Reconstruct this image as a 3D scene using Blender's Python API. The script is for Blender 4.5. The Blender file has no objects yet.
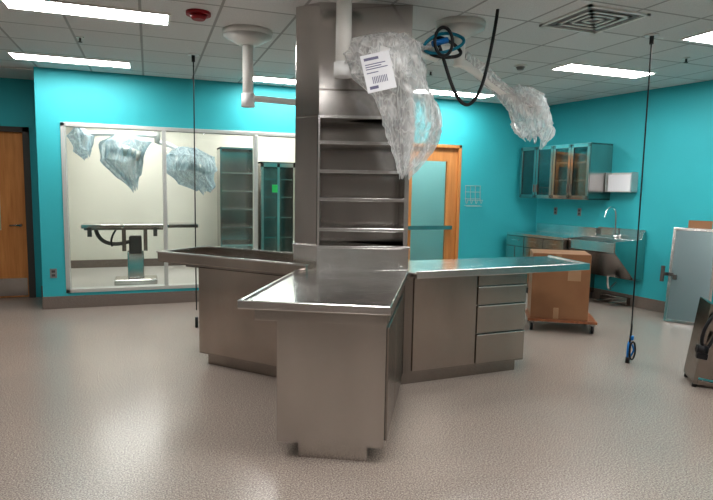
import bpy, bmesh, math, random
from mathutils import Matrix, Vector, noise
random.seed(4)
sc=bpy.context.scene
COL=sc.collection
H=3.02
try:
    sc.view_settings.view_transform='Standard'
    sc.view_settings.look='None'
    sc.view_settings.look='Medium High Contrast'
except Exception: pass

# ---------------------------------------------------------------- materials
def mat(name,col,rough=.5,metal=0,spec=None,alpha=1,emit=None,es=0,trans=0,ior=1.45):
    m=bpy.data.materials.new(name); m.use_nodes=True
    b=m.node_tree.nodes['Principled BSDF']
    b.inputs['Base Color'].default_value=(*col,1); b.inputs['Roughness'].default_value=rough
    b.inputs['Metallic'].default_value=metal; b.inputs['Alpha'].default_value=alpha
    b.inputs['IOR'].default_value=ior
    if spec is not None: b.inputs['Specular IOR Level'].default_value=spec
    if trans: b.inputs['Transmission Weight'].default_value=trans
    if emit: b.inputs['Emission Color'].default_value=(*emit,1); b.inputs['Emission Strength'].default_value=es
    return m
def N(m,t): return m.node_tree.nodes.new(t)
def L(m,a,b): m.node_tree.links.new(a,b)
def ramp(m,fac,stops):
    r=N(m,'ShaderNodeValToRGB'); e=r.color_ramp.elements
    while len(e)<len(stops): e.new(.5)
    for i,(p,c) in enumerate(stops): e[i].position=p; e[i].color=(*c,1)
    L(m,fac,r.inputs[0]); return r
def geo(m,scale=(1,1,1)):
    g=N(m,'ShaderNodeNewGeometry'); mp=N(m,'ShaderNodeMapping'); mp.inputs['Scale'].default_value=scale
    L(m,g.outputs['Position'],mp.inputs[0]); return mp.outputs[0]
def noise_tex(m,vec,scale,detail=3):
    n=N(m,'ShaderNodeTexNoise'); n.inputs['Scale'].default_value=scale; n.inputs['Detail'].default_value=detail
    L(m,vec,n.inputs['Vector']); return n.outputs[0]
def steel(name,col,r0,r1,sc_=(150,150,1.5),an=.5):
    m=mat(name,col,.3,1); b=m.node_tree.nodes['Principled BSDF']
    v=geo(m,sc_); n=noise_tex(m,v,4,3)
    r=ramp(m,n,[(.3,(r0,)*3),(.7,(r1,)*3)]); L(m,r.outputs[0],b.inputs['Roughness'])
    v2=geo(m,(1.2,1.2,.5)); n2=noise_tex(m,v2,1.8,2)
    c=ramp(m,n2,[(.3,tuple(x*.82 for x in col)),(.7,tuple(min(1,x*1.12) for x in col))]); L(m,c.outputs[0],b.inputs['Base Color'])
    return m
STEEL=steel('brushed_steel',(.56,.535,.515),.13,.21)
STEELH=steel('brushed_steel_lit',(.82,.81,.80),.16,.24)  # lightened copy of the steel; light on tops and edges put in the colour
STEELD=steel('brushed_steel_dark',(.36,.325,.30),.18,.26)  # dark steel; on the island it also paints shade into the body
STEELW=steel('brushed_steel_floor_tint',(.50,.445,.405),.15,.23)  # same steel with the brown floor reflection put into its colour
def paint(name,col,rough=.55,var=.04,bump=.02):
    m=mat(name,col,rough); b=m.node_tree.nodes['Principled BSDF']
    v=geo(m); n=noise_tex(m,v,1.3,3)
    c=ramp(m,n,[(.3,tuple(x*(1-var) for x in col)),(.7,tuple(min(1,x*(1+var)) for x in col))]); L(m,c.outputs[0],b.inputs['Base Color'])
    n2=noise_tex(m,v,220,2); bp=N(m,'ShaderNodeBump'); bp.inputs['Strength'].default_value=bump; L(m,n2,bp.inputs['Height']); L(m,bp.outputs[0],b.inputs['Normal'])
    return m
TEAL=paint('teal_wall_paint',(.045,.42,.47))
CREAM=paint('cream_wall_paint',(.70,.69,.62))
BEIGE=paint('taupe_wall_paint',(.34,.31,.29))
# floor epoxy
FLOOR=mat('speckled_epoxy',(.3,.25,.22),.25,spec=.6)
def speck(m,stops,dark,ns=115,vs=120,lo=.10,hi=.34):
    b=m.node_tree.nodes['Principled BSDF']; v=geo(m)
    n=noise_tex(m,v,ns,6); r=ramp(m,n,stops)
    n3=noise_tex(m,v,.7,2); r3=ramp(m,n3,[(.3,(.94,.94,.94)),(.7,(1.04,1.03,1.02))])
    vo=N(m,'ShaderNodeTexVoronoi'); vo.inputs['Scale'].default_value=vs; L(m,v,vo.inputs['Vector'])
    r2=ramp(m,vo.outputs['Distance'],[(lo,dark),(hi,(1,1,1))])
    mx=N(m,'ShaderNodeMix'); mx.data_type='RGBA'; mx.blend_type='MULTIPLY'; mx.inputs[0].default_value=.8
    L(m,r.outputs[0],mx.inputs[6]); L(m,r2.outputs[0],mx.inputs[7])
    mx2=N(m,'ShaderNodeMix'); mx2.data_type='RGBA'; mx2.blend_type='MULTIPLY'; mx2.inputs[0].default_value=1
    L(m,mx.outputs[2],mx2.inputs[6]); L(m,r3.outputs[0],mx2.inputs[7]); L(m,mx2.outputs[2],b.inputs['Base Color'])
speck(FLOOR,[(.32,(.165,.135,.118)),(.5,(.30,.252,.222)),(.68,(.46,.40,.355))],(.55,.50,.47))
BASE=mat('epoxy_cove_base',(.2,.16,.14),.5)
speck(BASE,[(.3,(.12,.095,.08)),(.5,(.19,.155,.135)),(.7,(.27,.23,.20))],(.6,.57,.55))
FLOOR2=paint('pale_floor',(.52,.50,.48),.3)
# ceiling tiles with a grid
CEIL=mat('ceiling_tiles',(.62,.61,.60),.8)
def ceiling_nodes(m):
    b=m.node_tree.nodes['Principled BSDF']
    br=N(m,'ShaderNodeTexBrick'); br.offset=0; br.squash=1
    g=N(m,'ShaderNodeNewGeometry'); mp=N(m,'ShaderNodeMapping'); mp.inputs['Location'].default_value=(.04,.10,0)
    L(m,g.outputs['Position'],mp.inputs[0]); L(m,mp.outputs[0],br.inputs['Vector'])
    br.inputs['Scale'].default_value=1; br.inputs['Brick Width'].default_value=.61; br.inputs['Row Height'].default_value=.61
    br.inputs['Mortar Size'].default_value=.012; br.inputs['Mortar Smooth'].default_value=.1
    br.inputs['Color1'].default_value=(.68,.675,.67,1); br.inputs['Color2'].default_value=(.75,.745,.74,1); br.inputs['Mortar'].default_value=(.40,.395,.39,1)
    v=geo(m); n=noise_tex(m,v,110,3); r=ramp(m,n,[(.35,(.84,.84,.84)),(.6,(1,1,1))])
    mx=N(m,'ShaderNodeMix'); mx.data_type='RGBA'; mx.blend_type='MULTIPLY'; mx.inputs[0].default_value=.7
    L(m,br.outputs[0],mx.inputs[6]); L(m,r.outputs[0],mx.inputs[7]); L(m,mx.outputs[2],b.inputs['Base Color'])
    bp=N(m,'ShaderNodeBump'); bp.inputs['Strength'].default_value=.3; bp.inputs['Distance'].default_value=.005; bp.invert=True
    L(m,br.outputs[1],bp.inputs['Height']); L(m,bp.outputs[0],b.inputs['Normal'])
ceiling_nodes(CEIL)
LAMP=mat('light_diffuser',(1,1,1),.5,emit=(1,.985,.96),es=28)
LAMP2=mat('light_diffuser_bright',(1,1,1),.5,emit=(1,.985,.95),es=27)
WHITE=mat('white_enamel',(.78,.77,.74),.3)
WHITEP=mat('white_plastic',(.8,.8,.8),.4)
GREY=mat('grey_plastic',(.22,.22,.22),.5)
BLACK=mat('black_rubber',(.012,.012,.014),.45)
DARKF=mat('dark_grey_frame',(.07,.065,.06),.5)
ALU=mat('aluminium_frame',(.60,.62,.60),.35,.6)
RED=mat('red_plastic',(.30,.012,.02),.4)
BLUE=mat('blue_plastic',(.01,.16,.45),.4)
TEALH=mat('teal_hose',(.0,.16,.24),.35)
GREEN=mat('green_paper',(.02,.4,.1),.6)
PAPER=mat('paper',(.75,.75,.78),.7)
INK=mat('ink',(.16,.16,.25),.7)
def woodm(name,c1,c2,s=(9,9,.7)):
    m=mat(name,c1,.4); b=m.node_tree.nodes['Principled BSDF']; v=geo(m,s); n=noise_tex(m,v,3,5)
    r=ramp(m,n,[(.3,c1),(.7,c2)]); L(m,r.outputs[0],b.inputs['Base Color']); return m
WOOD=woodm('door_wood',(.46,.19,.06),(.60,.28,.10))
WOODR=woodm('dolly_wood',(.22,.07,.03),(.33,.13,.06))
CARD=woodm('cardboard',(.25,.125,.065),(.30,.155,.08),(1,1,1))
CARDL=woodm('cardboard_light',(.36,.22,.13),(.40,.25,.15),(1,1,1))
def glassm(name,col,fac,rough=.02):
    m=bpy.data.materials.new(name); m.use_nodes=True; nt=m.node_tree; nt.nodes.clear()
    o=N(m,'ShaderNodeOutputMaterial'); t=N(m,'ShaderNodeBsdfTransparent'); t.inputs[0].default_value=(*col,1)
    g=N(m,'ShaderNodeBsdfGlossy'); g.inputs['Roughness'].default_value=rough
    fr=N(m,'ShaderNodeFresnel'); fr.inputs[0].default_value=1.45
    mu=N(m,'ShaderNodeMath'); mu.operation='MULTIPLY'; mu.inputs[1].default_value=fac; L(m,fr.outputs[0],mu.inputs[0])
    mx=N(m,'ShaderNodeMixShader'); L(m,mu.outputs[0],mx.inputs[0]); L(m,t.outputs[0],mx.inputs[1]); L(m,g.outputs[0],mx.inputs[2]); L(m,mx.outputs[0],o.inputs[0])
    return m
GLASS=glassm('window_glass',(.98,.995,.985),.7,.0)
GLASSC=glassm('cabinet_glass',(.88,.92,.92),.7)
def plasticm(name,a0,a1,col=(.95,.95,.95),k=1.0):
    """thin polythene film: clear with irregular milky, glossy crumples"""
    m=bpy.data.materials.new(name); m.use_nodes=True; nt=m.node_tree; nt.nodes.clear()
    o=N(m,'ShaderNodeOutputMaterial'); t=N(m,'ShaderNodeBsdfTransparent')
    p=N(m,'ShaderNodeBsdfPrincipled'); p.inputs['Base Color'].default_value=(*col,1); p.inputs['Roughness'].default_value=.15
    p.inputs['Specular IOR Level'].default_value=1.0
    v=geo(m,(1,1,.4))
    def ridge(scale,width,dist):
        n=N(m,'ShaderNodeTexNoise'); n.inputs['Scale'].default_value=scale; n.inputs['Detail'].default_value=2; n.inputs['Distortion'].default_value=dist
        L(m,v,n.inputs['Vector'])
        s=N(m,'ShaderNodeMath'); s.operation='SUBTRACT'; s.inputs[1].default_value=.5; L(m,n.outputs[0],s.inputs[0])
        a=N(m,'ShaderNodeMath'); a.operation='ABSOLUTE'; L(m,s.outputs[0],a.inputs[0])
        d=N(m,'ShaderNodeMath'); d.operation='DIVIDE'; d.inputs[1].default_value=width; d.use_clamp=True; L(m,a.outputs[0],d.inputs[0])
        i=N(m,'ShaderNodeMath'); i.operation='SUBTRACT'; i.inputs[0].default_value=1; L(m,d.outputs[0],i.inputs[1])
        return i.outputs[0]
    r1=ridge(9*k,.045,.8); r2=ridge(21*k,.06,.5)
    mx_=N(m,'ShaderNodeMath'); mx_.operation='MAXIMUM'; L(m,r1,mx_.inputs[0])
    h2=N(m,'ShaderNodeMath'); h2.operation='MULTIPLY'; h2.inputs[1].default_value=.6; L(m,r2,h2.inputs[0]); L(m,h2.outputs[0],mx_.inputs[1])
    cre=ramp(m,mx_.outputs[0],[(.0,(a0,)*3),(1.0,(a1,)*3)])
    lw=N(m,'ShaderNodeLayerWeight'); lw.inputs[0].default_value=.35
    ad=N(m,'ShaderNodeMath'); ad.operation='MULTIPLY'; L(m,lw.outputs['Facing'],ad.inputs[0]); ad.inputs[1].default_value=.5
    ad2=N(m,'ShaderNodeMath'); ad2.operation='ADD'; ad2.use_clamp=True; L(m,ad.outputs[0],ad2.inputs[0]); L(m,cre.outputs[0],ad2.inputs[1])
    bp=N(m,'ShaderNodeBump'); bp.inputs['Strength'].default_value=.7; bp.inputs['Distance'].default_value=.012
    L(m,mx_.outputs[0],bp.inputs['Height']); L(m,bp.outputs[0],p.inputs['Normal'])
    tr=N(m,'ShaderNodeBsdfTranslucent'); tr.inputs[0].default_value=(*col,1)
    mt=N(m,'ShaderNodeMixShader'); mt.inputs[0].default_value=.4; L(m,p.outputs[0],mt.inputs[1]); L(m,tr.outputs[0],mt.inputs[2])
    mx=N(m,'ShaderNodeMixShader'); L(m,ad2.outputs[0],mx.inputs[0]); L(m,t.outputs[0],mx.inputs[1]); L(m,mt.outputs[0],mx.inputs[2]); L(m,mx.outputs[0],o.inputs[0])
    return m
PLASTIC=plasticm('clear_plastic_wrap',.28,.66)
FROST=mat('steel_sheet_panel',(.34,.43,.45),.28,.85)

# ---------------------------------------------------------------- builders
def empty(name,loc=(0,0,0)):
    e=bpy.data.objects.new(name,None); e.location=loc; e.empty_display_size=.1; COL.objects.link(e); return e
def link(ob,parent):
    COL.objects.link(ob)
    if parent is not None:
        ob.parent=parent; ob.matrix_parent_inverse=Matrix.Translation(parent.location).inverted()
    return ob
def fin(bm,name,m,parent,frame=None,bevel=0,smooth=False):
    bmesh.ops.recalc_face_normals(bm,faces=bm.faces)
    if frame is not None: bmesh.ops.transform(bm,matrix=frame,verts=bm.verts)
    me=bpy.data.meshes.new(name); bm.to_mesh(me); bm.free(); me.materials.append(m)
    ob=bpy.data.objects.new(name,me)
    if smooth:
        for p in me.polygons: p.use_smooth=True
    link(ob,parent)
    if bevel:
        b=ob.modifiers.new('b','BEVEL'); b.width=bevel; b.segments=2; b.limit_method='ANGLE'
    return ob
def bx(bm,x0,x1,y0,y1,z0,z1):
    vs=[bm.verts.new((x,y,z)) for z in (z0,z1) for x,y in ((x0,y0),(x1,y0),(x1,y1),(x0,y1))]
    for f in ((0,3,2,1),(4,5,6,7),(0,1,5,4),(1,2,6,5),(2,3,7,6),(3,0,4,7)): bm.faces.new([vs[i] for i in f])
def box(parent,name,b,m,frame=None,bevel=.0):
    bm=bmesh.new(); bx(bm,*b); return fin(bm,name,m,parent,frame,bevel)
def boxes(parent,name,bs,m,frame=None,bevel=0):
    bm=bmesh.new()
    for b in bs: bx(bm,*b)
    return fin(bm,name,m,parent,frame,bevel)
def prism(parent,name,poly,z0,z1,m,frame=None,bevel=0):
    bm=bmesh.new(); a=[bm.verts.new((x,y,z0)) for x,y in poly]; b=[bm.verts.new((x,y,z1)) for x,y in poly]
    bm.faces.new(a[::-1]); bm.faces.new(b); n=len(poly)
    for i in range(n): bm.faces.new([a[i],a[(i+1)%n],b[(i+1)%n],b[i]])
    return fin(bm,name,m,parent,frame,bevel)
def cyl(parent,name,p0,p1,r,m,r2=None,seg=20,frame=None):
    p0=Vector(p0);p1=Vector(p1); d=p1-p0; bm=bmesh.new()
    bmesh.ops.create_cone(bm,cap_ends=True,segments=seg,radius1=r,radius2=r if r2 is None else r2,depth=d.length)
    T=Matrix.Translation((p0+p1)/2)@d.to_track_quat('Z','Y').to_matrix().to_4x4()
    bmesh.ops.transform(bm,matrix=T,verts=bm.verts)
    ob=fin(bm,name,m,parent,frame,0,True)
    for p in ob.data.polygons:
        if len(p.vertices)>4: p.use_smooth=False
    return ob
def tube(parent,name,pts,r,m,frame=None,cyc=False):
    cu=bpy.data.curves.new(name,'CURVE'); cu.dimensions='3D'; cu.bevel_depth=r; cu.bevel_resolution=4; cu.use_fill_caps=True
    s=cu.splines.new('NURBS'); s.points.add(len(pts)-1)
    for p,c in zip(s.points,pts):
        v=Vector(c) if frame is None else frame@Vector(c)
        p.co=(*v,1)
    s.order_u=4; s.use_endpoint_u=not cyc; s.use_cyclic_u=cyc; s.resolution_u=8
    cu.materials.append(m); ob=bpy.data.objects.new(name,cu); return link(ob,parent)
def fr(ox,oy,xd,oz=0,yd=None):
    """local frame: x axis along plan direction xd, y axis 90deg CCW (or yd)"""
    v=Vector((xd[0],xd[1])).normalized()
    u=Vector((-v.y,v.x)) if yd is None else Vector(yd).normalized()
    return Matrix(((v.x,u.x,0,ox),(v.y,u.y,0,oy),(0,0,1,oz),(0,0,0,1)))
def bag(parent,name,rings,seed=0,amp=.3,m=None,seg=96,sub=8,hem=.12):
    """translucent plastic sheet bag: lofted rings with long hanging pleats and an uneven pointed hem"""
    bm=bmesh.new(); R=[]
    k=(len(rings)-1)*sub
    for i in range(k+1):
        t=i/sub; j=min(int(t),len(rings)-2); f=t-j; f2=f*f*(3-2*f)
        c=Vector(rings[j][0]).lerp(Vector(rings[j+1][0]),f2)
        rx=rings[j][1][0]*(1-f2)+rings[j+1][1][0]*f2; ry=rings[j][1][1]*(1-f2)+rings[j+1][1][1]*f2
        row=[]; g=i/k
        for s in range(seg):
            a=2*math.pi*s/seg
            ca,sa=math.cos(a),math.sin(a)
            big=noise.noise(Vector((ca*1.0+seed,sa*1.0,g*2.8+seed*3.3)))
            pl=1-2*abs(noise.noise(Vector((ca*2.6,sa*2.6+seed,g*1.6+seed)))) 
            fn=1-2*abs(noise.noise(Vector((ca*5.5,sa*5.5+seed,g*6+seed)))) 
            w=1+amp*(1.4*big+1.1*(pl-.6)*(.35+g)+.35*(fn-.6))
            h=hem*max(0,g-.45)*(.4+2.6*noise.noise(Vector((ca*1.8,sa*1.8,seed*2))))
            zz=.04*noise.noise(Vector((ca*1.7,sa*1.7,seed+g)))-h
            row.append(bm.verts.new(c+Vector((ca*rx*w,sa*ry*w,zz))))
        R.append(row)
    for i in range(k):
        for s in range(seg):
            bm.faces.new([R[i][s],R[i][(s+1)%seg],R[i+1][(s+1)%seg],R[i+1][s]])
    bm.faces.new(R[0])
    return fin(bm,name,m or PLASTIC,parent,None,0,True)

# ---------------------------------------------------------------- room shell
YB=8.1; T=.15
wdx,wdy=.139,-.990            # right wall runs from the back corner toward the viewer
RC=(6.2,8.1)
WX0,WX1,WZ0,WZ1=-1.03,2.62,.20,2.37
DX0,DX1,DZ=3.66,4.70,2.32
box(None,'floor',(-3.6,8.2,-3.0,9.2,-.1,0),FLOOR)
boxes(None,'wall_back',[(-1.3,WX0,YB,YB+T,0,H),(WX0,WX1,YB,YB+T,0,WZ0),(WX0,WX1,YB,YB+T,WZ1,H),(WX1,DX0,YB,YB+T,0,H),
      (DX0,DX1,YB,YB+T,DZ,H),(DX1,6.5,YB,YB+T,0,H)],TEAL)
box(None,'wall_return',(-1.3,-1.15,YB+T,9.0,0,H),TEAL)
LD0,LD1,LDZ=-2.50,-1.53,2.36
boxes(None,'wall_recess',[(-3.6,LD0,9.0,9.15,0,H),(LD1,-1.15,9.0,9.15,0,H),(LD0,LD1,9.0,9.15,LDZ,H)],TEAL)
box(None,'wall_left',(-3.75,-3.6,-3.0,9.15,0,H),BEIGE)
box(None,'wall_front',(-3.75,8.0,-3.15,-3.0,0,H),BEIGE)
FR=fr(RC[0],RC[1],(wdx,wdy))   # x along wall toward viewer, -y = room side
box(None,'wall_right',(-.2,11.6,0,.15,0,H),TEAL,FR)
box(None,'ceiling',(-3.75,8.2,-3.15,9.2,H,H+.1),CEIL)
boxes(None,'baseboard_back',[(-1.31,DX0-.06,YB-.012,YB,0,.16),(DX1+.06,6.2,YB-.012,YB,0,.16)],BASE,None,.004)
box(None,'baseboard_right',(0.01,11.2,-.012,0,0,.16),BASE,FR,.004)
boxes(None,'baseboard_recess',[(-3.6,LD0-.07,8.988,9.0,0,.16),(LD1+.07,-1.3,8.988,9.0,0,.16)],BASE)
# window
w=empty('window_1',(WX0,YB,WZ0))
ft=.05
fb=[(WX0,WX1,YB-.02,YB+.12,WZ0,WZ0+ft),(WX0,WX1,YB-.02,YB+.12,WZ1-ft,WZ1),(WX0,WX0+ft,YB-.02,YB+.12,WZ0,WZ1),(WX1-ft,WX1,YB-.02,YB+.12,WZ0,WZ1)]
for xm in (.20,1.42): fb.append((xm-.025,xm+.025,YB-.02,YB+.12,WZ0+ft,WZ1-ft))
boxes(w,'frame',fb,ALU,None,.004)
box(w,'glass',(WX0+ft,WX1-ft,YB+.05,YB+.056,WZ0+ft,WZ1-ft),GLASS)
# right-hand wood door with glass lite
d=empty('door_1',(DX0,YB,0))
boxes(d,'frame',[(DX0,DX0+.05,YB-.02,YB+.13,0,DZ),(DX1-.05,DX1,YB-.02,YB+.13,0,DZ),(DX0,DX1,YB-.02,YB+.13,DZ-.05,DZ)],WOOD,None,.004)
a,b_=DX0+.05,DX1-.05
boxes(d,'leaf',[(a,a+.15,YB+.03,YB+.075,.01,DZ-.05),(b_-.18,b_,YB+.03,YB+.075,.01,DZ-.05),(a+.15,b_-.18,YB+.03,YB+.075,DZ-.26,DZ-.05),(a+.15,b_-.18,YB+.03,YB+.075,.01,.28)],WOOD)
box(d,'lite',(a+.15,b_-.18,YB+.05,YB+.056,.28,DZ-.26),GLASS)
box(d,'push_bar',(a+.08,b_-.08,YB-.02,YB+.03,.98,1.04),STEEL)
# left wood door
d=empty('door_2',(LD0,9.0,0))
boxes(d,'frame',[(LD0-.01,LD0+.06,8.97,9.13,0,LDZ),(LD1-.08,LD1,8.97,9.13,0,LDZ),(LD0,LD1,8.97,9.13,LDZ-.07,LDZ)],DARKF,None,.004)
a,b_=LD0+.06,LD1-.08
boxes(d,'leaf',[(a,a+.15,9.02,9.065,.01,LDZ-.07),(a+.52,b_,9.02,9.065,.01,LDZ-.07),(a+.15,a+.52,9.02,9.065,1.95,LDZ-.07),(a+.15,a+.52,9.02,9.065,.01,.95)],WOOD)
box(d,'lite',(a+.15,a+.52,9.04,9.046,.95,1.95),GLASS)
box(d,'kick_plate',(a+.02,b_-.02,9.012,9.02,.03,.28),STEEL)
cyl(d,'lever',(b_-.2,8.96,1.02),(b_-.07,8.96,1.02),.012,STEEL); cyl(d,'lever_post',(b_-.07,8.96,1.02),(b_-.07,9.02,1.02),.02,STEEL)

# ---------------------------------------------------------------- adjoining theatre
box(None,'floor_theatre',(-3.2,6.6,8.25,12.2,-.1,-.001),FLOOR2)
box(None,'ceiling_theatre',(-3.2,6.6,8.25,12.2,3.0,3.05),WHITE)
box(None,'wall_theatre_back',(-3.2,3.3,12.0,12.15,0,3.0),CREAM)
box(None,'wall_theatre_left',(-3.2,-3.1,9.15,12.0,0,3.0),CREAM)
box(None,'wall_theatre_partition',(-3.1,-1.15,9.15,9.2,0,3.0),CREAM)
box(None,'wall_theatre_right',(3.2,3.3,8.25,12.0,0,3.0),CREAM)
box(None,'wall_corridor_back',(3.3,6.6,9.9,10.0,0,3.0),paint('pale_teal_paint',(.32,.60,.61)))
box(None,'wall_corridor_side',(6.5,6.6,8.25,9.9,0,3.0),CREAM)
boxes(None,'baseboard_theatre',[(-3.1,3.2,11.985,12.0,0,.15)],BASE)
def lamp(x0,x1,y0,y1,z,m=LAMP):
    e=empty('ceiling_light',((x0+x1)/2,(y0+y1)/2,z))
    boxes(e,'trim',[(x0-.02,x1+.02,y0-.02,y0,z-.012,z),(x0-.02,x1+.02,y1,y1+.02,z-.012,z),(x0-.02,x0,y0,y1,z-.012,z),(x1,x1+.02,y0,y1,z-.012,z)],WHITE)
    box(e,'diffuser',(x0,x1,y0,y1,z-.008,z),m)
for (x,y) in ((-.9,9.5),(1.6,9.5),(-.9,11.1),(1.6,11.1)): lamp(x,x+1.2,y,y+.3,3.0,LAMP2)
lamp(4.3,5.5,8.9,9.2,3.0,LAMP2)
for x0,y0 in ((-1.04,5.17),(-1.41,7.32),(1.22,7.5),(3.6,7.4),(4.4,5.28),(4.62,3.75),(-1.4,2.9),(1.2,2.2),(3.9,1.6),(-1.2,.3),(1.4,.0),(4.3,-.6)):
    lamp(x0,x0+1.22,y0,y0+.31,H)

# operating table seen through the window
e=empty('operating_table',(-.3,9.9,0))
boxes(e,'base',[(-.55,.1,9.7,10.1,0,.1),(-.35,-.1,9.8,10.0,.1,.55)],STEEL,None,.02)
box(e,'column_cover',(-.32,-.13,9.78,10.02,.5,.78),DARKF,None,.02)
boxes(e,'top',[(-1.0,-.42,9.65,10.15,.92,.98),(-.4,.25,9.65,10.15,.92,.98),(.27,.75,9.68,10.12,.92,.98)],STEEL,None,.012)
boxes(e,'side_rails',[(-.95,.2,9.6,9.62,.9,.93),(-.95,.2,10.18,10.2,.9,.93)],STEELD)
tube(e,'articulated_leg',[(-.8,9.8,.92),(-.78,9.8,.7),(-.6,9.8,.6),(-.3,9.85,.7)],.03,DARKF)
tube(e,'lever',[(-.5,9.6,.9),(-.6,9.55,.75),(-.55,9.55,.65)],.015,BLACK)
boxes(e,'struts',[(-.42,-.36,9.75,9.8,.55,.92),(-.1,-.04,9.75,9.8,.55,.92)],STEELD)
boxes(e,'side_clamps',[(-.9,-.84,9.56,9.62,.80,.94),(.05,.11,9.56,9.62,.80,.94)],DARKF)
# draped surgical lamps in theatre
e=empty('surgical_light',(.15,10.2,3.0))
cyl(e,'flange',(.15,10.2,3.0),(.15,10.2,2.93),.2,WHITE)
cyl(e,'post',(.15,10.2,2.95),(.15,10.2,2.3),.05,WHITE)
tube(e,'arm',[(.15,10.2,2.42),(-.2,10.1,2.45),(-.7,9.9,2.4),(-1.0,9.9,2.38)],.04,WHITEP)
tube(e,'arm_b',[(.15,10.2,2.32),(.4,10.2,2.3),(.6,10.2,2.1)],.04,WHITEP)
cyl(e,'lamp_head',(-.35,9.95,2.05),(-.30,9.95,2.2),.24,ALU)
cyl(e,'lamp_head_b',(.65,10.2,1.88),(.68,10.2,2.0),.26,ALU)
WRAPT=plasticm('clear_plastic_wrap_far',.42,.75,(.52,.66,.73),.7)
bag(e,'plastic_wrap',[((-.35,9.95,2.42),(.12,.1)),((-.35,9.95,2.3),(.33,.25)),((-.38,9.95,2.0),(.28,.25)),((-.3,9.95,1.75),(.16,.15)),((-.22,9.95,1.6),(.05,.05))],3,.32,WRAPT)
bag(e,'plastic_wrap_b',[((.62,10.2,2.25),(.15,.1)),((.62,10.2,2.1),(.38,.25)),((.65,10.2,1.85),(.38,.25)),((.8,10.2,1.65),(.28,.15)),((.9,10.2,1.55),(.12,.05))],5,.32,WRAPT)
bag(e,'plastic_wrap_c',[((-1.02,9.9,2.5),(.05,.1)),((-.98,9.9,2.35),(.16,.15)),((-.95,9.9,2.15),(.12,.15)),((-.9,9.9,2.05),(.04,.05))],8,.32,WRAPT)
# steel shelving cabinet
e=empty('steel_shelving_cabinet',(1.65,11.4,0))
x0,x1=1.28,1.98
boxes(e,'carcass',[(x0,x0+.03,11.2,11.7,0,2.35),(x1-.03,x1,11.2,11.7,0,2.35),(x0,x1,11.68,11.7,0,2.35),(x0,x1,11.2,11.7,2.32,2.35),(x0,x1,11.2,11.7,0,.1)],STEEL)
boxes(e,'shelves',[(x0+.03,x1-.03,11.22,11.68,z,z+.03) for z in (.45,.8,1.15,1.5,1.85)],STEELH)
e=empty('glass_door_cabinet',(2.4,11.4,0))
x0,x1=2.06,2.75
boxes(e,'carcass',[(x0,x0+.03,11.2,11.7,0,2.1),(x1-.03,x1,11.2,11.7,0,2.1),(x0,x1,11.68,11.7,0,2.1),(x0,x1,11.2,11.7,2.07,2.1),(x0,x1,11.2,11.7,0,.1)],STEELD)
boxes(e,'door_frames',[(x0,x0+.05,11.17,11.2,.1,2.07),(x0+.32,x0+.37,11.17,11.2,.1,2.07),(x1-.05,x1,11.17,11.2,.1,2.07),(x0,x1,11.17,11.2,2.0,2.07),(x0,x1,11.17,11.2,.1,.2)],STEEL)
box(e,'door_glass',(x0+.05,x1-.05,11.18,11.185,.2,2.0),GLASSC)
boxes(e,'shelves',[(x0+.03,x1-.03,11.22,11.68,z,z+.02) for z in (.6,1.0,1.4,1.75)],STEEL)
e=empty('notice_sheet',(1.72,YB+.045,1.6)); box(e,'sheet',(1.66,1.74,YB+.043,YB+.049,1.53,1.64),GREEN)

# ---------------------------------------------------------------- island workstation
isl=empty('steel_workstation_island',(1.6,4.4,0))
NF=fr(.46,3.22,(.893,-.450),0,(.4848,.8746))
W=.868
top=[(0,.01),(W,.0),(W,1.46),(.12,1.46),(0,1.30)]
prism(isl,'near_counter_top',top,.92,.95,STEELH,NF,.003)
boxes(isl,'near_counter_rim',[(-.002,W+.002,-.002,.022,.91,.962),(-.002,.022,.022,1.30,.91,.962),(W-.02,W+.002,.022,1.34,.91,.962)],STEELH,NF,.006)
box(isl,'near_apron',(.085,W-.02,.04,1.3,.84,.92),STEEL,NF,.004)
box(isl,'near_cabinet',(.20,W-.03,.09,1.62,.10,.84),STEEL,NF,.004)
box(isl,'near_cabinet_toe',(.325,W-.13,.12,1.55,0,.10),STEEL,NF)
boxes(isl,'near_cabinet_doors',[(W-.03,W-.018,.13,.62,.13,.81),(W-.03,W-.018,.64,1.18,.13,.81)],STEELD,NF,.003)  # darker than the left doors: shade of this side is in the colour
boxes(isl,'near_cabinet_doors_left',[(.188,.20,.13,.62,.13,.81),(.188,.20,.64,1.18,.13,.81)],STEEL,NF,.003)
# right wing
RF=fr(2.02,4.06,(.998,.055))
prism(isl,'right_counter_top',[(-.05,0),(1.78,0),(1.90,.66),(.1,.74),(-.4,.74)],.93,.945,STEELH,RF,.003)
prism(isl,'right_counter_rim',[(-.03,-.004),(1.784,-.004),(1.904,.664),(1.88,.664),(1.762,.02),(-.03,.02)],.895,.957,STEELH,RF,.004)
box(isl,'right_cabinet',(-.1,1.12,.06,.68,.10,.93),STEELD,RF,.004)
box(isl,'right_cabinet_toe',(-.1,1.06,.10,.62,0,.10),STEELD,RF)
dr=[]
for z0,z1 in ((.12,.375),(.385,.625),(.635,.79),(.80,.895)): dr.append((.60,1.105,.046,.06,z0,z1))
boxes(isl,'right_drawer_fronts',dr,STEELW,RF,.004)
boxes(isl,'right_door_fronts',[(-.02,.585,.046,.06,.12,.895)],STEELW,RF,.004)
boxes(isl,'right_drawer_pulls',[(.60,1.105,.036,.048,z,z+.012) for z in (.363,.613,.778,.885)],STEELH,RF,.003)
boxes(isl,'right_end_panel',[(1.12,1.13,.08,.66,.12,.9)],STEEL,RF)
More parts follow.
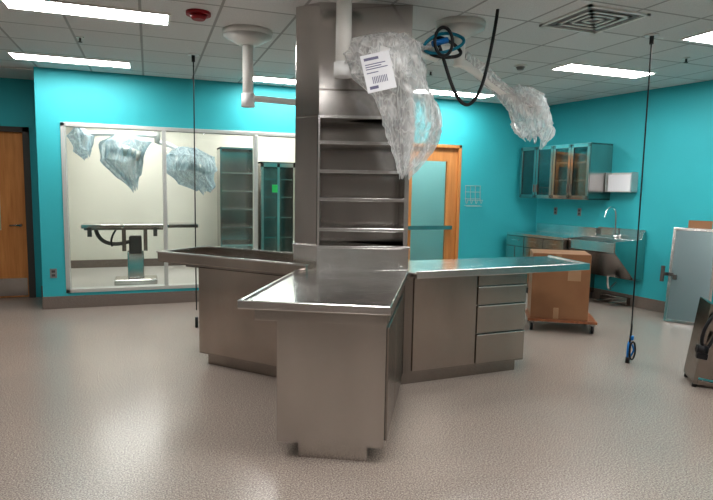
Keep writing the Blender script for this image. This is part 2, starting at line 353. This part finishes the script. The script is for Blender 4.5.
# left wing : trough sink with raised rim
LF=fr(.06,5.50,(.669,-.743))
lt=1.62; lw_=.64
boxes(isl,'left_sink_rim',[(0,lt,0,.03,.91,1.0),(0,lt,lw_-.03,lw_,.91,1.0),(0,.03,.03,lw_-.03,.91,1.0)],STEELW,LF,.005)
prism(isl,'left_sink_rim_lip',[(-.005,-.008),(lt,-.008),(lt,.035),(.04,.035),(.04,lw_-.035),(lt,lw_-.035),(lt,lw_+.008),(-.005,lw_+.008)],.992,1.003,STEELH,LF)
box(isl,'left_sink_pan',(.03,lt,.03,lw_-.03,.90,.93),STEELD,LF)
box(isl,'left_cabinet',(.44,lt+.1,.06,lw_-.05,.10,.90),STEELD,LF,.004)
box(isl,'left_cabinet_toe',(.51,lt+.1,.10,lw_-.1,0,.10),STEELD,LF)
boxes(isl,'left_cabinet_doors',[(.455,1.56,.046,.06,.12,.885)],STEELW,LF,.004)
boxes(isl,'left_bracket',[(.1,.45,.25,.4,.84,.90)],STEELD,LF)
# hub column
A=Vector((1.258,4.375)); B=Vector((1.944,4.16)); E=Vector((2.10,4.90)); D=Vector((1.25,5.02)); C=Vector((1.12,4.57))
f=(B-A).normalized(); inn=Vector((-f.y,f.x)); wd=(B-A).length
def grow(P,k):
    c=(A+B+C+D+E)/5; return [tuple(c+(p-c)*k) for p in P]
P5=[A,B,E,D,C]
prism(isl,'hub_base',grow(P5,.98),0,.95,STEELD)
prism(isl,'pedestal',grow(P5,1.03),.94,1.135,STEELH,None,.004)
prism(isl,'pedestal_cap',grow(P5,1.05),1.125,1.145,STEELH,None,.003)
nd=.36
notch=[A,A+f*.012,A+f*.012+inn*nd,A+f*(wd-.03)+inn*nd,A+f*(wd-.03),B,E,D,C]
prism(isl,'column_shelf_section',[tuple(p) for p in notch],1.145,2.17,STEEL)
prism(isl,'column_upper',[tuple(p) for p in P5],2.17,H,STEEL,None,.004)
CF=fr(A.x,A.y,f)
CH=fr(C.x,C.y,A-C)
boxes(isl,'chamfer_cladding',[(.01,(A-C).length-.01,-.006,0,1.15,2.16)],STEEL,CH,.002)
boxes(isl,'shelf_back_panel',[(.012,wd-.03,nd-.012,nd-.002,1.15,2.168)],STEEL,CF)
boxes(isl,'shelves',[(.012,wd-.03,.0,nd-.01,z,z+.006) for z in (1.28,1.52,1.74,1.965)],STEEL,CF)
boxes(isl,'shelf_lips',[(.008,wd-.026,-.012,.002,z-.018,z+.008) for z in (1.28,1.52,1.74,1.965,2.165)],STEELH,CF,.002)
boxes(isl,'column_edge_trim',[(-.004,.014,-.012,.0,1.145,2.17),(wd-.032,wd+.004,-.012,0,1.145,2.17)],STEELH,CF,.002)
boxes(isl,'column_seam',[(-.002,wd+.002,-.006,.0,2.36,2.372)],STEELD,CF)

# ---------------------------------------------------------------- boom arms + plastic
e=empty('surgical_boom_arm',(1.33,4.0,H))
cyl(e,'flange',(1.33,4.0,H),(1.33,4.0,H-.06),.16,WHITE)
cyl(e,'post',(1.33,4.0,H-.05),(1.33,4.0,2.46),.056,WHITE)
cyl(e,'joint',(1.33,4.0,2.50),(1.33,4.0,2.40),.068,WHITEP)
tube(e,'arm',[(1.33,4.0,2.45),(1.5,3.97,2.47),(1.7,3.95,2.58),(1.95,4.0,2.64),(2.1,4.05,2.62)],.04,WHITE)
cyl(e,'lamp_head',(1.62,3.95,2.46),(1.66,3.95,2.56),.17,WHITEP)
tube(e,'handle',[(1.75,3.95,2.55),(1.86,3.95,2.4),(1.88,3.95,2.1),(1.86,3.95,1.95)],.02,WHITEP)
bag(e,'plastic_wrap',[((1.70,3.95,2.72),(.10,.08)),((1.66,3.95,2.66),(.24,.14)),((1.64,3.93,2.54),(.29,.17)),((1.68,3.93,2.42),(.27,.17)),((1.84,3.93,2.28),(.22,.16)),((1.88,3.93,2.08),(.21,.14)),((1.86,3.93,1.94),(.16,.11)),((1.83,3.93,1.82),(.09,.07)),((1.80,3.93,1.77),(.05,.04))],1,.36)
bag(e,'plastic_wrap_arm',[((1.36,3.97,2.50),(.05,.06)),((1.45,3.96,2.50),(.10,.10)),((1.60,3.95,2.55),(.14,.12)),((1.75,3.96,2.62),(.14,.12)),((1.95,4.0,2.66),(.10,.10)),((2.05,4.02,2.66),(.05,.06))],9,.3,None,64,6,.02)
LFm=Matrix.Translation((1.38,3.70,2.36))@Matrix.Rotation(math.radians(-16),4,'Z')@Matrix.Rotation(math.radians(-14),4,'Y')
boxes(e,'label_card',[(0,.2,0,.003,-.12,.13)],PAPER,LFm)
boxes(e,'label_print',[(.02,x,-.002,0,z,z+h) for x,z,h in ((.12,.09,.018),(.16,.06,.006),(.13,.045,.006),(.17,.03,.006),(.10,.005,.006),(.08,-.1,.02))]+[(.05+i*.012,.055+i*.012,-.002,0,-.065,-.02) for i in range(9)],INK,LFm)
e=empty('surgical_boom_arm',(2.52,4.44,H))
cyl(e,'flange',(2.52,4.44,H),(2.52,4.44,H-.05),.21,WHITE)
cyl(e,'collar',(2.52,4.44,H-.05),(2.52,4.44,H-.12),.21,WHITE,.07)
cyl(e,'post',(2.52,4.44,H-.1),(2.52,4.44,2.66),.05,WHITE)
tube(e,'arm',[(2.52,4.44,2.70),(2.75,4.5,2.66),(3.0,4.55,2.50),(3.25,4.6,2.45)],.04,WHITE)
tube(e,'arm_b',[(2.52,4.44,2.76),(2.35,4.35,2.78),(2.2,4.3,2.76)],.035,WHITE)
cyl(e,'lamp_head',(3.34,4.6,2.36),(3.38,4.6,2.45),.13,WHITEP)
bag(e,'plastic_wrap',[((3.26,4.6,2.56),(.10,.08)),((3.30,4.6,2.49),(.24,.13)),((3.38,4.6,2.36),(.23,.13)),((3.42,4.6,2.24),(.21,.12)),((3.44,4.6,2.15),(.16,.09)),((3.44,4.6,2.10),(.11,.05))],2,.34)
bag(e,'plastic_sleeve',[((2.6,4.46,2.76),(.03,.05)),((2.75,4.5,2.68),(.08,.09)),((2.95,4.54,2.56),(.08,.08)),((3.15,4.58,2.48),(.09,.09)),((3.25,4.6,2.46),(.03,.03))],6,.25,None,64,6,.02)
# left boom
e=empty('ceiling_equipment_boom',(.88,5.43,H))
cyl(e,'flange',(.88,5.43,H),(.88,5.43,H-.05),.225,WHITE)
cyl(e,'collar',(.88,5.43,H-.05),(.88,5.43,H-.13),.225,WHITE,.075)
cyl(e,'post',(.88,5.43,H-.1),(.88,5.43,2.35),.05,WHITE)
cyl(e,'joint',(.88,5.43,2.46),(.88,5.43,2.34),.062,WHITEP)
tube(e,'arm',[(.88,5.43,2.42),(1.1,5.43,2.42),(1.4,5.4,2.40),(1.7,5.35,2.4)],.03,WHITE)
# gas hose
e=empty('gas_supply_hose',(2.60,4.0,H))
tube(e,'hose',[(2.60,4.0,H),(2.58,4.0,2.85),(2.52,3.98,2.6),(2.45,3.95,2.38),(2.34,3.93,2.24),(2.25,3.93,2.27),(2.17,3.95,2.42),(2.1,3.95,2.62),(2.05,3.95,2.72)],.013,BLACK)
loop=[]
for i in range(14):
    a=i/14*2*math.pi; loop.append((2.1+.17*math.cos(a),3.93+.03*math.sin(2*a),2.70+.07*math.sin(a)+.04*math.cos(a)))
tube(e,'coil',loop,.012,TEALH,cyc=True)
loop=[(p[0]*.9+.22,p[1]+.03,p[2]-.03-.3*(p[0]-2.1)) for p in loop]
tube(e,'coil_b',loop,.013,BLACK,cyc=True)
loop=[(2.08+.08*math.cos(i*.7),3.90,2.70+.11*math.sin(i*.7)) for i in range(9)]
tube(e,'coil_c',loop,.012,BLACK,cyc=True)
cyl(e,'connector',(2.00,3.92,2.68),(2.12,3.92,2.72),.022,BLUE)
# hanging power cords
def cord(x,y,coil):
    e=empty('hanging_power_cord',(x,y,H))
    cyl(e,'ceiling_plate',(x,y,H),(x,y,H-.012),.06,WHITEP); cyl(e,'gland',(x,y,H-.012),(x,y,H-.08),.018,BLACK)
    tube(e,'cable',[(x,y,H-.05),(x+.004,y,2.2),(x-.004,y,1.2),(x,y,.35 if coil else .2)],.0065,BLACK)
    if coil:
        lp=[(x+.05*math.cos(i*.6),y+.02*math.sin(i*.9),.12+.085*math.sin(i*.6)) for i in range(11)]
        tube(e,'coil',lp,.009,BLUE,cyc=True)
        lp=[(x+.01+.035*math.cos(i*.6),y-.02,.12+.09*math.sin(i*.6)) for i in range(11)]
        tube(e,'coil_b',lp,.008,BLACK,cyc=True)
        tube(e,'cable_end',[(x,y,.38),(x+.01,y,.30),(x-.02,y,.18),(x-.02,y,.05)],.009,BLACK)
        cyl(e,'plug',(x-.02,y,.0),(x-.02,y,.06),.02,BLACK); cyl(e,'plug_band',(x+.01,y,.22),(x+.01,y,.26),.02,BLUE)
    else:
        cyl(e,'plug',(x,y,.0),(x,y,.12),.018,BLACK)
cord(4.27,4.08,True); cord(.48,6.6,False)
# alarm, smoke, sprinklers, vent
e=empty('fire_alarm_strobe',(.41,5.02,H)); cyl(e,'plate',(.41,5.02,H),(.41,5.02,H-.025),.1,RED); cyl(e,'horn',(.41,5.02,H-.025),(.41,5.02,H-.06),.075,RED,.05)
e=empty('smoke_detector',(3.97,5.60,H)); cyl(e,'base',(3.97,5.6,H),(3.97,5.6,H-.02),.07,WHITE); cyl(e,'head',(3.97,5.6,H-.02),(3.97,5.6,H-.05),.05,GREY,.035)
for x,y in ((-.6,6.3),(3.2,6.3),(5.3,4.6)):
    e=empty('sprinkler_head',(x,y,H)); cyl(e,'escutcheon',(x,y,H),(x,y,H-.01),.035,WHITE); cyl(e,'body',(x,y,H-.01),(x,y,H-.045),.01,DARKF); cyl(e,'deflector',(x,y,H-.045),(x,y,H-.05),.02,DARKF)
e=empty('ceiling_vent',(3.45,3.92,H))
x0,x1,y0,y1=3.16,3.76,3.62,4.22
boxes(e,'frame',[(x0,x1,y0,y0+.03,H-.015,H),(x0,x1,y1-.03,y1,H-.015,H),(x0,x0+.03,y0,y1,H-.015,H),(x1-.03,x1,y0,y1,H-.015,H)],WHITE)
box(e,'throat',(x0+.03,x1-.03,y0+.03,y1-.03,H-.004,H-.001),GREY)
vb=[]
for k in range(1,4):
    o=.03+.065*k
    vb+= [(x0+o,x1-o,y0+o,y0+o+.03,H-.014,H-.008),(x0+o,x1-o,y1-o-.03,y1-o,H-.014,H-.008),(x0+o,x0+o+.03,y0+o,y1-o,H-.014,H-.008),(x1-o-.03,x1-o,y0+o,y1-o,H-.014,H-.008)]
boxes(e,'louvres',vb,WHITE)

# ---------------------------------------------------------------- right-hand wall furniture
e=empty('wall_cabinet_glass_doors',(6.0,7.4,1.5))
s0,s1,dp,z0,z1=.07,1.44,.46,1.50,2.32
boxes(e,'carcass',[(s0,s0+.02,-dp,-.004,z0,z1),(s1-.02,s1,-dp,-.004,z0,z1),(s0,s1,-.02,-.004,z0,z1),(s0,s1,-dp,-.004,z0,z0+.025),(s0,s1,-dp,-.004,z1-.025,z1)],STEEL,FR,.002)
boxes(e,'shelves',[(s0+.02,s1-.02,-dp+.03,-.02,z,z+.015) for z in (1.78,2.04)],STEELH,FR)
db=[];gb=[];hb=[]
n=4; wdr=(s1-s0)/n
for i in range(n):
    a=s0+i*wdr+.004; b_=s0+(i+1)*wdr-.004
    db+=[(a,a+.045,-dp-.022,-dp,z0+.01,z1-.01),(b_-.045,b_,-dp-.022,-dp,z0+.01,z1-.01),(a,b_,-dp-.022,-dp,z0+.01,z0+.06),(a,b_,-dp-.022,-dp,z1-.06,z1-.01)]
    gb.append((a+.045,b_-.045,-dp-.013,-dp-.009,z0+.06,z1-.06))
    hx=b_-.03 if i%2==0 else a+.02
    hb.append((hx,hx+.01,-dp-.045,-dp-.022,z0+.1,z0+.22))
boxes(e,'door_frames',db,STEEL,FR,.002); boxes(e,'door_glass',gb,GLASSC,FR); boxes(e,'handles',hb,STEELH,FR)
e=empty('base_cabinet_counter',(5.9,7.4,0))
bd=.74
box(e,'carcass',(.08,1.27,-bd+.03,-.014,.10,.91),STEELD,FR,.003)
box(e,'toe',(.08,1.25,-bd+.09,-.02,0,.10),DARKF,FR)
box(e,'counter_top',(.12,1.28,-bd-.02,-.014,.91,.95),STEELH,FR,.005)
boxes(e,'backsplash',[(.05,1.28,-.03,-.014,.95,1.08)],STEELH,FR,.003)
db=[]
for i in range(3):
    a=.09+i*.395; db.append((a,a+.385,-bd+.012,-bd+.03,.74,.895))
    if i==1: db+=[(a,a+.385,-bd+.012,-bd+.03,.56,.73),(a,a+.385,-bd+.012,-bd+.03,.35,.55),(a,a+.385,-bd+.012,-bd+.03,.12,.34)]
    else: db+=[(a,a+.19,-bd+.012,-bd+.03,.12,.73),(a+.20,a+.385,-bd+.012,-bd+.03,.12,.73)]
boxes(e,'drawer_and_door_fronts',db,STEEL,FR,.003)
boxes(e,'pulls',[(.09+i*.395+.13,.09+i*.395+.27,-bd-.005,-bd+.012,.83,.84) for i in range(3)],STEELH,FR)
# scrub sink
e=empty('scrub_sink',(6.1,6.6,0))
def yz_prism(parent,name,prof,x0,x1,m,frame):
    bm=bmesh.new(); a=[bm.verts.new((x0,y,z)) for y,z in prof]; b=[bm.verts.new((x1,y,z)) for y,z in prof]
    bm.faces.new(a); bm.faces.new(b[::-1]); n=len(prof)
    for i in range(n): bm.faces.new([a[i],a[(i+1)%n],b[(i+1)%n],b[i]])
    return fin(bm,name,m,parent,frame,.003)
prof=[(-.014,.95),(-.014,.42),(-.20,.40),(-.60,.78),(-.64,.80),(-.64,.93),(-.60,.93),(-.56,.80),(-.2,.60),(-.1,.62),(-.08,.95)]
yz_prism(e,'basin',prof,1.30,2.06,STEELH,FR)
side=[(-.014,1.08),(-.014,.42),(-.20,.40),(-.62,.78),(-.64,.80),(-.64,.95),(-.1,.97),(-.08,1.08)]
yz_prism(e,'side_panel',side,2.06,2.075,STEEL,FR); yz_prism(e,'side_panel_b',side,1.285,1.30,STEEL,FR)
box(e,'splash',(1.29,2.07,-.03,-.014,.94,1.10),STEELH,FR)
tube(e,'gooseneck_faucet',[(1.62,-.07,.98),(1.62,-.07,1.25),(1.62,-.08,1.38),(1.62,-.20,1.42),(1.62,-.30,1.36),(1.62,-.31,1.26)],.013,STEELH,FR)
cyl(e,'faucet_base',(1.62,-.07,.95),(1.62,-.07,1.0),.03,STEELH,frame=FR)
tube(e,'drain_pipe',[(1.65,-.2,.42),(1.65,-.2,.25),(1.65,-.15,.2),(1.65,-.1,.25),(1.65,-.02,.3)],.022,STEELH,FR)
boxes(e,'foot_pedals',[(1.5,1.58,-.30,-.1,.03,.05),(1.75,1.83,-.30,-.1,.03,.05),(1.45,1.9,-.1,-.014,0,.12)],STEELD,FR,.004)
# wall rack
e=empty('wall_dispenser_rack',(6.4,6.5,1.6))
boxes(e,'tray',[(1.45,1.88,-.14,-.003,1.62,1.635),(1.45,1.88,-.006,-.003,1.635,1.90),(1.45,1.455,-.14,-.003,1.62,1.90),(1.875,1.88,-.14,-.003,1.62,1.90)],ALU,FR)
boxes(e,'paper_stack',[(1.48,1.85,-.12,-.02,1.635,1.87)],PAPER,FR,.005)
for i,s in enumerate((.42,.90)):
    e=empty('power_outlet',(6.25+i*.07,7.7-.5*i,1.3)); box(e,'plate',(s-.035,s+.035,-.008,-.001,1.24,1.36),GREY,FR,.002)
    boxes(e,'sockets',[(s-.015,s+.015,-.011,-.008,1.26,1.29),(s-.015,s+.015,-.011,-.008,1.31,1.34)],DARKF,FR)
e=empty('power_outlet',(-1.17,YB,.45)); box(e,'plate',(-1.21,-1.13,YB-.008,YB-.001,.40,.52),GREY,None,.002); boxes(e,'sockets',[(-1.19,-1.15,YB-.011,YB-.008,.42,.45),(-1.19,-1.15,YB-.011,YB-.008,.47,.50)],DARKF)
# wire file holder
e=empty('wire_file_rack',(4.93,YB-.06,1.5))
for i in range(4):
    x=4.80+i*.09
    tube(e,'wire',[(x,YB-.005,1.68),(x,YB-.005,1.36),(x,YB-.06,1.36),(x,YB-.08,1.45)],.004,ALU)
boxes(e,'rails',[(4.79,5.08,YB-.01,YB-.002,z,z+.008) for z in (1.36,1.47,1.58,1.68)],ALU)
boxes(e,'front_rail',[(4.79,5.08,YB-.085,YB-.078,1.45,1.458),(4.79,5.08,YB-.063,YB-.057,1.352,1.36)],ALU)

# ---------------------------------------------------------------- box on dolly
DX,DY=4.10,5.42
e=empty('furniture_dolly',(DX+.35,DY-.05,0))
DF=fr(DX,DY,(.84,-.54))
LX,LY=.76,.55
boxes(e,'deck',[(0,LX,0,.09,.115,.145),(0,LX,LY-.09,LY,.115,.145),(0,.09,.09,LY-.09,.115,.145),(LX-.09,LX,.09,LY-.09,.115,.145)],WOODR,DF,.005)
for i,(x,y) in enumerate(((.05,.05),(LX-.05,.05),(.05,LY-.05),(LX-.05,LY-.05))):
    cyl(e,'caster_%d'%i,(x-.015,y,.045),(x+.015,y,.045),.045,BLACK,frame=DF)
    boxes(e,'fork_%d'%i,[(x-.025,x-.018,y-.02,y+.02,.04,.115),(x+.018,x+.025,y-.02,y+.02,.04,.115),(x-.03,x+.03,y-.03,y+.03,.105,.116)],STEEL,DF)
e=empty('cardboard_box',(DX+.35,DY-.05,.15))
box(e,'carton',(.03,LX-.10,.03,LY-.03,.147,.90),CARD,DF,.004)
boxes(e,'top_flaps',[(.03,LX-.10,.03,LY/2-.003,.90,.904),(.03,LX-.10,LY/2+.003,LY-.03,.90,.904)],CARD,DF)
boxes(e,'tape',[(.28,.34,.028,.03,.70,.90),(.28,.34,.028,.03,.147,.28)],CARDL,DF)
box(e,'label',(.42,.56,.028,.03,.60,.72),CARDL,DF)

# ---------------------------------------------------------------- leaning door panel
e=empty('leaning_steel_door_panel',(6.3,5.1,0))
PM=Matrix.Translation((6.10,5.34,0))@Matrix.Rotation(math.atan2(-.44,.25),4,'Z')@Matrix.Rotation(math.radians(-9),4,'X')
pw,ph=.50,1.20
boxes(e,'panel_frame',[(0,.035,0,.035,0.005,ph),(pw-.035,pw,0,.035,.005,ph),(.035,pw-.035,0,.035,.005,.04),(.035,pw-.035,0,.035,ph-.035,ph)],STEELH,PM,.003)
box(e,'panel_face',(.035,pw-.035,.008,.028,.04,ph-.035),FROST,PM)
boxes(e,'latch',[(-.06,.06,-.05,0,.58,.62),(-.08,-.04,-.06,-.01,.50,.70),(.06,.10,-.06,0,.54,.60)],DARKF,PM,.004)
cyl(e,'latch_knob',(.0,-.09,.6),(.0,-.04,.6),.02,BLACK,frame=PM)
e=empty('cardboard_sheet',(6.4,5.0,1.2))
boxes(e,'sheet',[(.16,.42,.006,.012,ph+.0,ph+.10)],CARD,PM)

# ---------------------------------------------------------------- tilted equipment cart at right edge
e=empty('folding_equipment_cart',(4.5,3.3,0))
KM=Matrix.Translation((4.24,3.38,0))@Matrix.Rotation(math.radians(-38),4,'Z')@Matrix.Rotation(math.radians(7),4,'Y')
boxes(e,'side_plate',[(0,.03,0,.35,.03,.72)],STEELD,KM,.003)
boxes(e,'frame',[(.03,.5,0,.03,.03,.07),(.03,.5,0,.03,.66,.70),(.03,.5,.32,.35,.03,.06),(.47,.5,0,.03,.06,.66)],STEELD,KM,.003)
boxes(e,'folded_panels',[(.035,.46,.05,.07,.08,.62),(.035,.46,.12,.14,.08,.62)],STEELD,KM,.003)
box(e,'deck',(.03,.5,.03,.32,.04,.055),STEELD,KM)
tube(e,'hose',[(.05,-.02,.66),(-.02,-.03,.56),(-.03,-.03,.35),(.04,-.02,.30),(.08,0,.48)],.014,BLACK,KM)
cyl(e,'clamp',(-.04,-.03,.34),(.04,-.03,.34),.035,BLACK,frame=KM)
boxes(e,'clamp_block',[(-.03,.05,-.05,0,.26,.31)],BLACK,KM,.005)
cyl(e,'foot',(.02,.03,0.0),(.02,.03,.05),.02,BLACK,frame=KM); cyl(e,'foot_b',(.02,.30,0.0),(.02,.30,.05),.02,BLACK,frame=KM)

# ---------------------------------------------------------------- world + camera
wd_=bpy.data.worlds.new('world'); sc.world=wd_; wd_.use_nodes=True
wd_.node_tree.nodes['Background'].inputs[0].default_value=(.8,.9,1,1); wd_.node_tree.nodes['Background'].inputs[1].default_value=.3
F=570; yaw=math.radians(20); pitch=math.atan(61/570); roll=math.radians(1.0)
M=Matrix.Rotation(-yaw,4,'Z')@Matrix.Rotation(math.pi/2-pitch,4,'X')@Matrix.Rotation(roll,4,'Z')
cam=bpy.data.cameras.new('camera'); co=bpy.data.objects.new('camera',cam); COL.objects.link(co)
co.matrix_world=Matrix.Translation((0,0,1.6))@M
cam.sensor_width=36; cam.lens=F/713*36; cam.clip_start=.05
sc.camera=co
